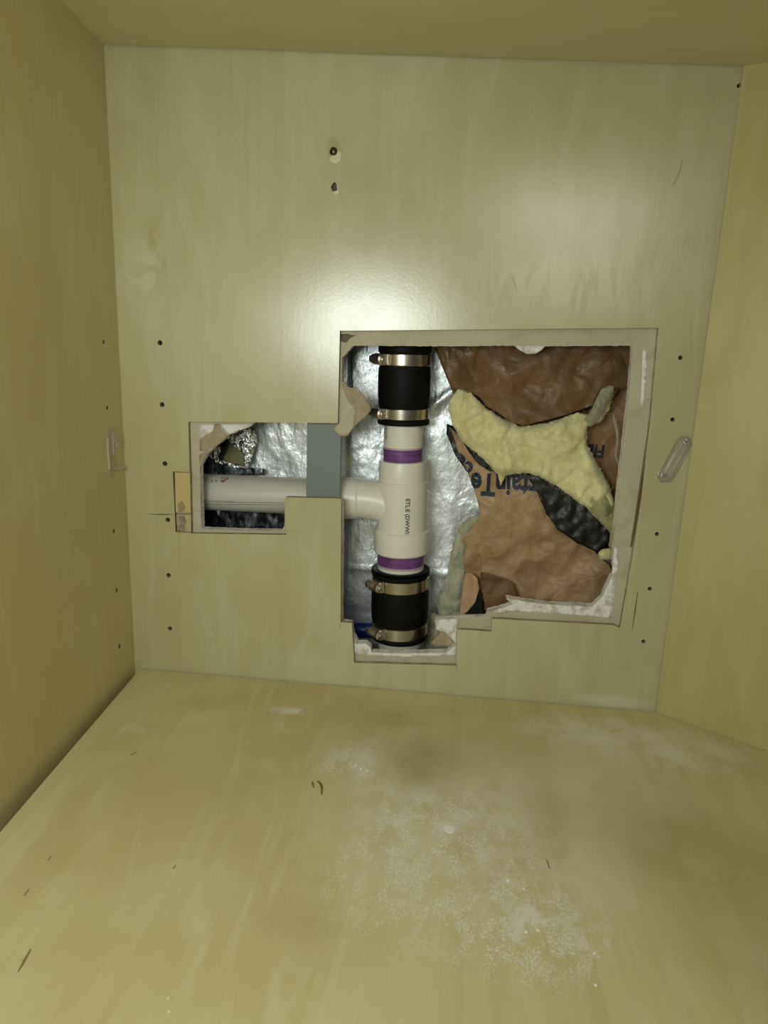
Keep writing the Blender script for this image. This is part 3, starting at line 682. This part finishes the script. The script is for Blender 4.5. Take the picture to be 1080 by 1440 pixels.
# black asphalt inner face seen in the tear
sheet('asphalt_lining', [(628, 596), (640, 600), (662, 628), (690, 650), (706, 664), (700, 672), (660, 668), (640, 640), (628, 610)], .082, crum(.002, 60, 5), [M_asph] * 2, batt, .004, .0008, .0006)
sheet('asphalt_lining', [(740, 668), (756, 668), (790, 688), (826, 715), (852, 738), (858, 752), (852, 770), (866, 790), (858, 796), (838, 774), (812, 762), (786, 746), (768, 722), (756, 694)], .060, crum(.003, 55, 15), [M_asph] * 2, batt, .003, .0008, .0008)
# lower kraft sheet with lettering
def f_low(x, z):
    return crease(.010, 24, 6.1)(x, z) + .0016 * fbm(x, z, 1.0, 40)
low_pts = [(634, 604), (645, 612), (658, 634), (672, 654), (690, 664), (722, 660), (740, 668), (754, 678), (760, 700), (770, 722), (786, 748), (812, 766), (838, 778), (858, 796), (866, 812), (866, 900), (700, 900),
           (690, 862), (672, 858), (656, 812), (651, 790), (655, 768), (648, 760), (664, 744), (676, 724), (670, 700), (656, 662), (644, 636)]
YL = .068
sheet('kraft_paper', low_pts, YL, f_low, [M_kraft] * 2, batt, .0035, .0007, .0006)
# curled fold low on the left and a second tongue
sheet('kraft_fold', [(655, 806), (664, 806), (671, 812), (674, 826), (668, 846), (656, 862), (646, 872), (649, 840), (651, 820)], .060, lambda x, z: .004 * math.sin((x - .41) * 160) , [M_kraft_red] * 2, batt, .003, .0008, .0004)
sheet('kraft_tear', [(672, 825), (679, 838), (680, 862), (664, 874), (646, 874), (660, 856)], .063, lambda x, z: 0, [M_asph] * 2, batt, .003, .0006)
sheet('kraft_fold', [(676, 806), (700, 812), (722, 822), (728, 842), (712, 860), (686, 868), (679, 840)], .052, crease(.005, 30, 2.2), [M_kraft_dark] * 2, batt, .003, .0007, .0005)
sheet('kraft_fold', [(800, 820), (866, 806), (866, 870), (760, 868), (778, 840)], .056, crease(.006, 30, 5.2), [M_kraft] * 2, batt, .003, .0007, .0005)
# right strip of kraft with lettering
f_r = crease(.005, 24, 11.0)
sheet('kraft_paper', [(836, 556), (864, 540), (900, 530), (900, 770), (866, 760), (856, 720), (842, 700), (826, 640), (816, 612), (826, 590)], .084, f_r, [kraft('kraft_side', (.26, .14, .06), (.38, .22, .10))] * 2, batt, .0035, .0007)
# lettering printed on the kraft, upside down
def kraft_text(txt, origin, dirpx, size, y, fn, bold, parent, clip=None, m=M_navy, sx=.8):
    bm = text_bm(txt, size, bold)
    for v in bm.verts: v.co.x *= sx
    xs = [v.co.x for v in bm.verts]
    for ax_, lo, hi in ((0, min(xs), max(xs)), (1, -size * .3, size)):
        k = int((hi - lo) / .004)
        for i in range(1, k):
            co = [0, 0, 0]; no = [0, 0, 0]; co[ax_] = lo + (hi - lo) * i / k; no[ax_] = 1
            bmesh.ops.bisect_plane(bm, geom=bm.verts[:] + bm.edges[:] + bm.faces[:], plane_co=co, plane_no=no)
    o = at(*origin, y); e = at(*dirpx, y); u = Vector((e.x - o.x, e.z - o.z)).normalized(); n = Vector((-u.y, u.x))
    for v in bm.verts:
        q = Vector((o.x, o.z)) + u * v.co.x + n * v.co.y; v.co = Vector((q.x, y + fn(q.x, q.y) - .0006, q.y))
    if clip:
        lp = pxl(clip, y)
        kill = [f for f in bm.faces if not inside(f.calc_center_median().x, f.calc_center_median().z, lp)]
        bmesh.ops.delete(bm, geom=kill, context='FACES')
    return link('lettering', bm, m, parent)
kraft_text('CertainTe', (796, 673), (664, 667), .0400, YL, f_low, .0013, batt, low_pts, sx=.70)
kraft_text('FIBERGLASS', (852, 627), (812, 624), .0225, .084, f_r, .0008, batt, [(822, 600), (862, 600), (862, 660), (832, 660), (820, 640)])
kraft_text('ed', (668, 660), (640, 632), .034, YL, f_low, .0010, batt, low_pts)
# yellow glass wool spilling between the sheets
def wool_fn(pts, y, k, seed):
    lp = pxl(pts, y)
    def f(x, z):
        dmin = 1e9
        for i in range(len(lp)):
            a = Vector(lp[i]); b = Vector(lp[(i + 1) % len(lp)]); p = Vector((x, z)); ab = b - a; t = max(0, min(1, (p - a).dot(ab) / max(1e-9, ab.length_squared)))
            dmin = min(dmin, (p - (a + ab * t)).length)
        s = min(1, dmin / .013); prof_ = math.sqrt(max(0, 1 - (1 - s) ** 2))
        return -k * prof_ - .013 * prof_ * fbm(x, z, seed, 24, 3) + .0045 * prof_ * max(0, 1 - abs(noise.noise(Vector((x * 30 + seed, 2, z * 30)))) * 7) - .0006 * fbm(x, z, seed + 3, 130, 3)
    return f
w1 = [(634, 560), (645, 546), (662, 552), (684, 574), (700, 584), (732, 600), (770, 594), (812, 580), (832, 584), (836, 560), (850, 545), (864, 548), (858, 570), (846, 592), (826, 600), (824, 624), (838, 648), (858, 684),
      (868, 720), (866, 766), (852, 742), (828, 716), (796, 694), (766, 674), (740, 664), (712, 668), (704, 682), (700, 666), (676, 642), (650, 620), (636, 596), (630, 575)]
sheet('glass_wool', w1, .066, wool_fn(w1, .066, .014, 1.0), [M_wool] * 2, batt, .003, .004, .0012, step=.003)
w2 = [(812, 700), (834, 680), (856, 690), (872, 720), (870, 762), (864, 780), (856, 768), (858, 748), (838, 728)]
sheet('glass_wool', w2, .062, wool_fn(w2, .062, .010, 6.0), [wool('glass_wool_painted_shade', (.30, .28, .12), (.52, .47, .24))] * 2, batt, .003, .003, .0012, step=.003)  # second wool is a darker copy of the wool colour, shade painted in
w3 = [(841, 778), (846, 772), (858, 770), (864, 774), (864, 784), (854, 788), (844, 786)]
sheet('wool_tuft', w3, .050, wool_fn(w3, .050, .005, 8.0), [M_wool] * 2, batt, .002, .002, .0008, step=.002)
w4 = [(646, 738), (660, 728), (680, 720), (676, 736), (660, 752), (658, 770), (654, 800), (656, 830), (656, 880), (622, 884), (614, 850), (630, 805), (636, 768)]
sheet('dusty_wool', w4, .092, wool_fn(w4, .092, .006, 12.0), [M_wool_dull] * 2, batt, .004, .003, .0015, step=.004)
w5 = [(602, 860), (646, 866), (646, 910), (600, 916), (596, 890)]
sheet('dusty_wool', w5, .098, wool_fn(w5, .098, .008, 13.0), [M_wool_dull] * 2, batt, .004, .003, .0015, step=.004)
# dark brown upper sheet curling over the wool
up_pts = [(606, 470), (900, 470), (900, 545), (872, 548), (866, 556), (858, 546), (846, 548), (838, 560), (834, 572), (800, 582), (770, 590), (736, 598), (716, 592), (700, 580), (684, 572), (676, 560), (662, 552), (646, 548), (634, 545), (622, 512)]
def f_upper(x, z):
    lip = at(735, 597, .05).z
    return f_up(x, z) - .012 * math.exp(-max(0, z - lip) / .02)
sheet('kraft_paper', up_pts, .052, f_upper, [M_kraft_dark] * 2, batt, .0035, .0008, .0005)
# curled glassy corner of paper at the right
sheet('curled_corner', [(838, 560), (846, 547), (856, 542), (865, 543), (858, 560), (850, 574), (842, 590), (830, 600), (822, 590), (832, 576)], .046, wool_fn([(838, 560), (846, 547), (856, 542), (865, 543), (858, 560), (850, 574), (842, 590), (830, 600), (822, 590), (832, 576)], .046, .004, 4), [wool('grey_wool', (.20, .21, .13), (.38, .37, .24))] * 2, batt, .002, .001, .0004)
# loose glass fibres, too many to count
bm = bmesh.new(); rr = random.Random(3); lp1 = pxl(w1, .066); fn1 = wool_fn(w1, .066, .014, 1.0)
cnt = 0
while cnt < 900:
    x = rr.uniform(.42, .68); z = rr.uniform(.15, .42)
    if not inside(x, z, lp1): continue
    cnt += 1; p = Vector((x, .066 + fn1(x, z) - .0002, z)); a = rr.uniform(0, 2 * math.pi); L = rr.uniform(.003, .010); c = rr.uniform(-1.5, 1.5)
    prev = None; wd = .00011
    for k in range(5):
        t = k / 4 * L; d2 = Vector((math.cos(a + c * k / 4), -.22 * math.sin(math.pi * k / 4), math.sin(a + c * k / 4)))
        q = p + d2 * t; nn = Vector((-math.sin(a), 0, math.cos(a))) * wd; cur = (bm.verts.new(q - nn), bm.verts.new(q + nn), bm.verts.new(q + Vector((0, -wd * 1.6, 0))))
        if prev:
            for i in range(3): bm.faces.new([prev[i], prev[(i + 1) % 3], cur[(i + 1) % 3], cur[i]])
        prev = cur
o = link('loose_fibres', bm, M_fib, batt); o['kind'] = 'stuff'
# shiny wisps of stretched plastic film at the right
for pts in ([(862, 580), (864, 592), (868, 615), (866, 640), (871, 655)], [(866, 588), (869, 610), (869, 630)], [(864, 640), (870, 655), (874, 640)]):
    bm = bmesh.new(); tube_bm(bm, [at(x, y, .058) for x, y in pts], [.0004, .0009, .0007, .0009, .0004][:len(pts)], 8); link('film_wisp', bm, M_plastic2, batt, smooth=True)

# ------------------------------------------------------------ clear plastic strips stuck to the walls
def strip_l(name, pts, t, m, parent): return wall_patch(name, pts, left_pt, NL, t, m, parent)
ts = empty('plastic_strip', left_pt(158, 640)); tag(ts, 'torn clear plastic strip with bent tabs stuck to the left side wall', 'plastic strip')
strip_l('backing', [(150, 616), (152, 600), (160, 601), (161, 620), (162, 640), (162, 652), (163, 660), (161, 672), (154, 672), (152, 655), (150.5, 635)], .0006, M_plastic, ts)
strip_l('raised_edge', [(150, 616), (151.3, 616), (152.6, 640), (154, 658), (152.8, 660), (151, 640)], .0016, M_plastic2, ts)
strip_l('raised_edge', [(157, 612), (158, 612), (160, 640), (159, 640)], .0012, M_plastic2, ts)
strip_l('bent_tab', [(154, 612), (157, 609), (159, 612), (166.5, 627), (165.5, 629), (162.5, 629), (156, 614)], .0030, M_plastic2, ts)
strip_l('bent_tab', [(157, 658), (161, 655), (168, 654.5), (177.5, 655), (174, 659), (168, 660.5), (160, 661)], .0030, M_plastic2, ts)
def bp(x, y): return at(x, y, 0)
pc = empty('plastic_strip', at(948, 647)); tag(pc, 'clear rounded plastic strip nailed at a slant on the back panel near the right corner', 'plastic strip')
def back_patch(name, pts, t, m, parent, y=0):
    return link(name, plate_bm([pxl(pts, 0)], -t, -.00005), [m, m], parent, True)
back_patch('strip_body', [(924, 671), (928, 662), (951, 620), (956, 614), (964, 612), (971, 616), (972, 624), (968, 634), (948, 672), (942, 678), (930, 679)], .0012, M_plastic, pc)
def ridge(a, b, y0_, r, m=M_plastic2, nm='ridge'):
    bm = bmesh.new(); tube_bm(bm, [at(*a, y0_), at(*b, y0_)], r, 8); return link(nm, bm, m, pc, smooth=True)
ridge((968, 634), (950, 664), -.0014, .0006); ridge((947, 676), (943, 682), -.0010, .0005)
ridge((930, 660), (950, 624), -.0013, .00035, M_plastic)
for (x, y) in ((934, 669), (964, 621)):
    c = at(x, y, -.0012); bm = bmesh.new(); lathe_bm(bm, c, (0, -1, 0), [(0, .0030), (.0006, .0032), (.0012, .0028), (.0014, .0014), (.0008, .0012)], 20)
    link('nail_boss', bm, M_plastic, pc, smooth=True)
    bm = bmesh.new(); lathe_bm(bm, c + Vector((.0006, 0, 0)), (0, -1, 0), [(0, .0011), (.0012, .0011), (.0014, .0006)], 12); link('nail', bm, mat('nail', (.16, .13, .08), .4), pc)
for a, b in (((925.5, 664), (927, 669)), ((930.5, 665.5), (930.5, 671)), ((965, 617), (966, 620)), ((961.5, 621), (964.5, 625))): ridge(a, b, -.0028, .0005, M_white, 'painted_glint')  # white ridges painted in as highlights on the clear plastic

# ------------------------------------------------------------ crumbs on the floor
def crumb(px, py, r, label, m, sq=.4, grp=None, cat='crumb', name='plaster_crumb'):
    p = atz(px, py, r * sq * .5); bm = bmesh.new(); bmesh.ops.create_icosphere(bm, subdivisions=2, radius=r)
    for v in bm.verts:
        k = 1 + .45 * noise.noise(v.co * (1.6 / r) + Vector((px, py, 0))); v.co = v.co * k; v.co.z *= sq; v.co.z = max(v.co.z, -r * sq * .5)
    o = link(name, bm, m); o.location = p; tag(o, label, cat, grp); return o
crumb(632, 1164, .0060, 'flat white plaster crumb in the pale dusty patch at mid floor, the largest crumb', M_white, .10)
for i, (x, y, r) in enumerate([(508, 1080, .0016), (517, 1083, .0012), (500, 1076, .0013), (520, 1074, .0010)]):
    crumb(x, y, r, 'tiny white plaster crumb in the dusty streak below the lower pipe', M_white, .4, 'plaster crumbs in the streak under the pipe')
for i, (x, y, r) in enumerate([(715, 1238, .0016), (737, 1250, .0012), (740, 1310, .0014), (757, 1308, .0013), (748, 1298, .0010), (838, 1385, .0013), (836, 1340, .0011)]):
    crumb(x, y, r, 'tiny white plaster crumb scattered on the right half of the floor', M_white, .4, 'plaster crumbs on the right of the floor')
for x, y in ((237, 1403), (238, 1422), (242, 1068)):
    crumb(x, y, .0011, 'tiny pale crumb on the left half of the floor', M_pale, .4, 'pale crumbs on the left of the floor')
bm = bmesh.new(); tube_bm(bm, [atz(x, y, .0009) for x, y in ((446, 1098), (450, 1101), (452.5, 1107), (452, 1117))], [.0004, .0008, .0009, .0005], 8)
o = link('wood_splinter', bm, mat('splinter', (.20, .11, .035), .7), smooth=True); tag(o, 'curved brown wood splinter lying on the middle of the floor', 'splinter')
bm = bmesh.new(); tube_bm(bm, [atz(x, y, .0009) for x, y in ((439, 1099), (440, 1104), (441, 1107))], [.0004, .0009, .0005], 8)
o = link('wood_splinter', bm, mat('splinter2', (.28, .18, .07), .7), smooth=True); tag(o, 'very short straight splinter just left of the curved brown one', 'splinter')
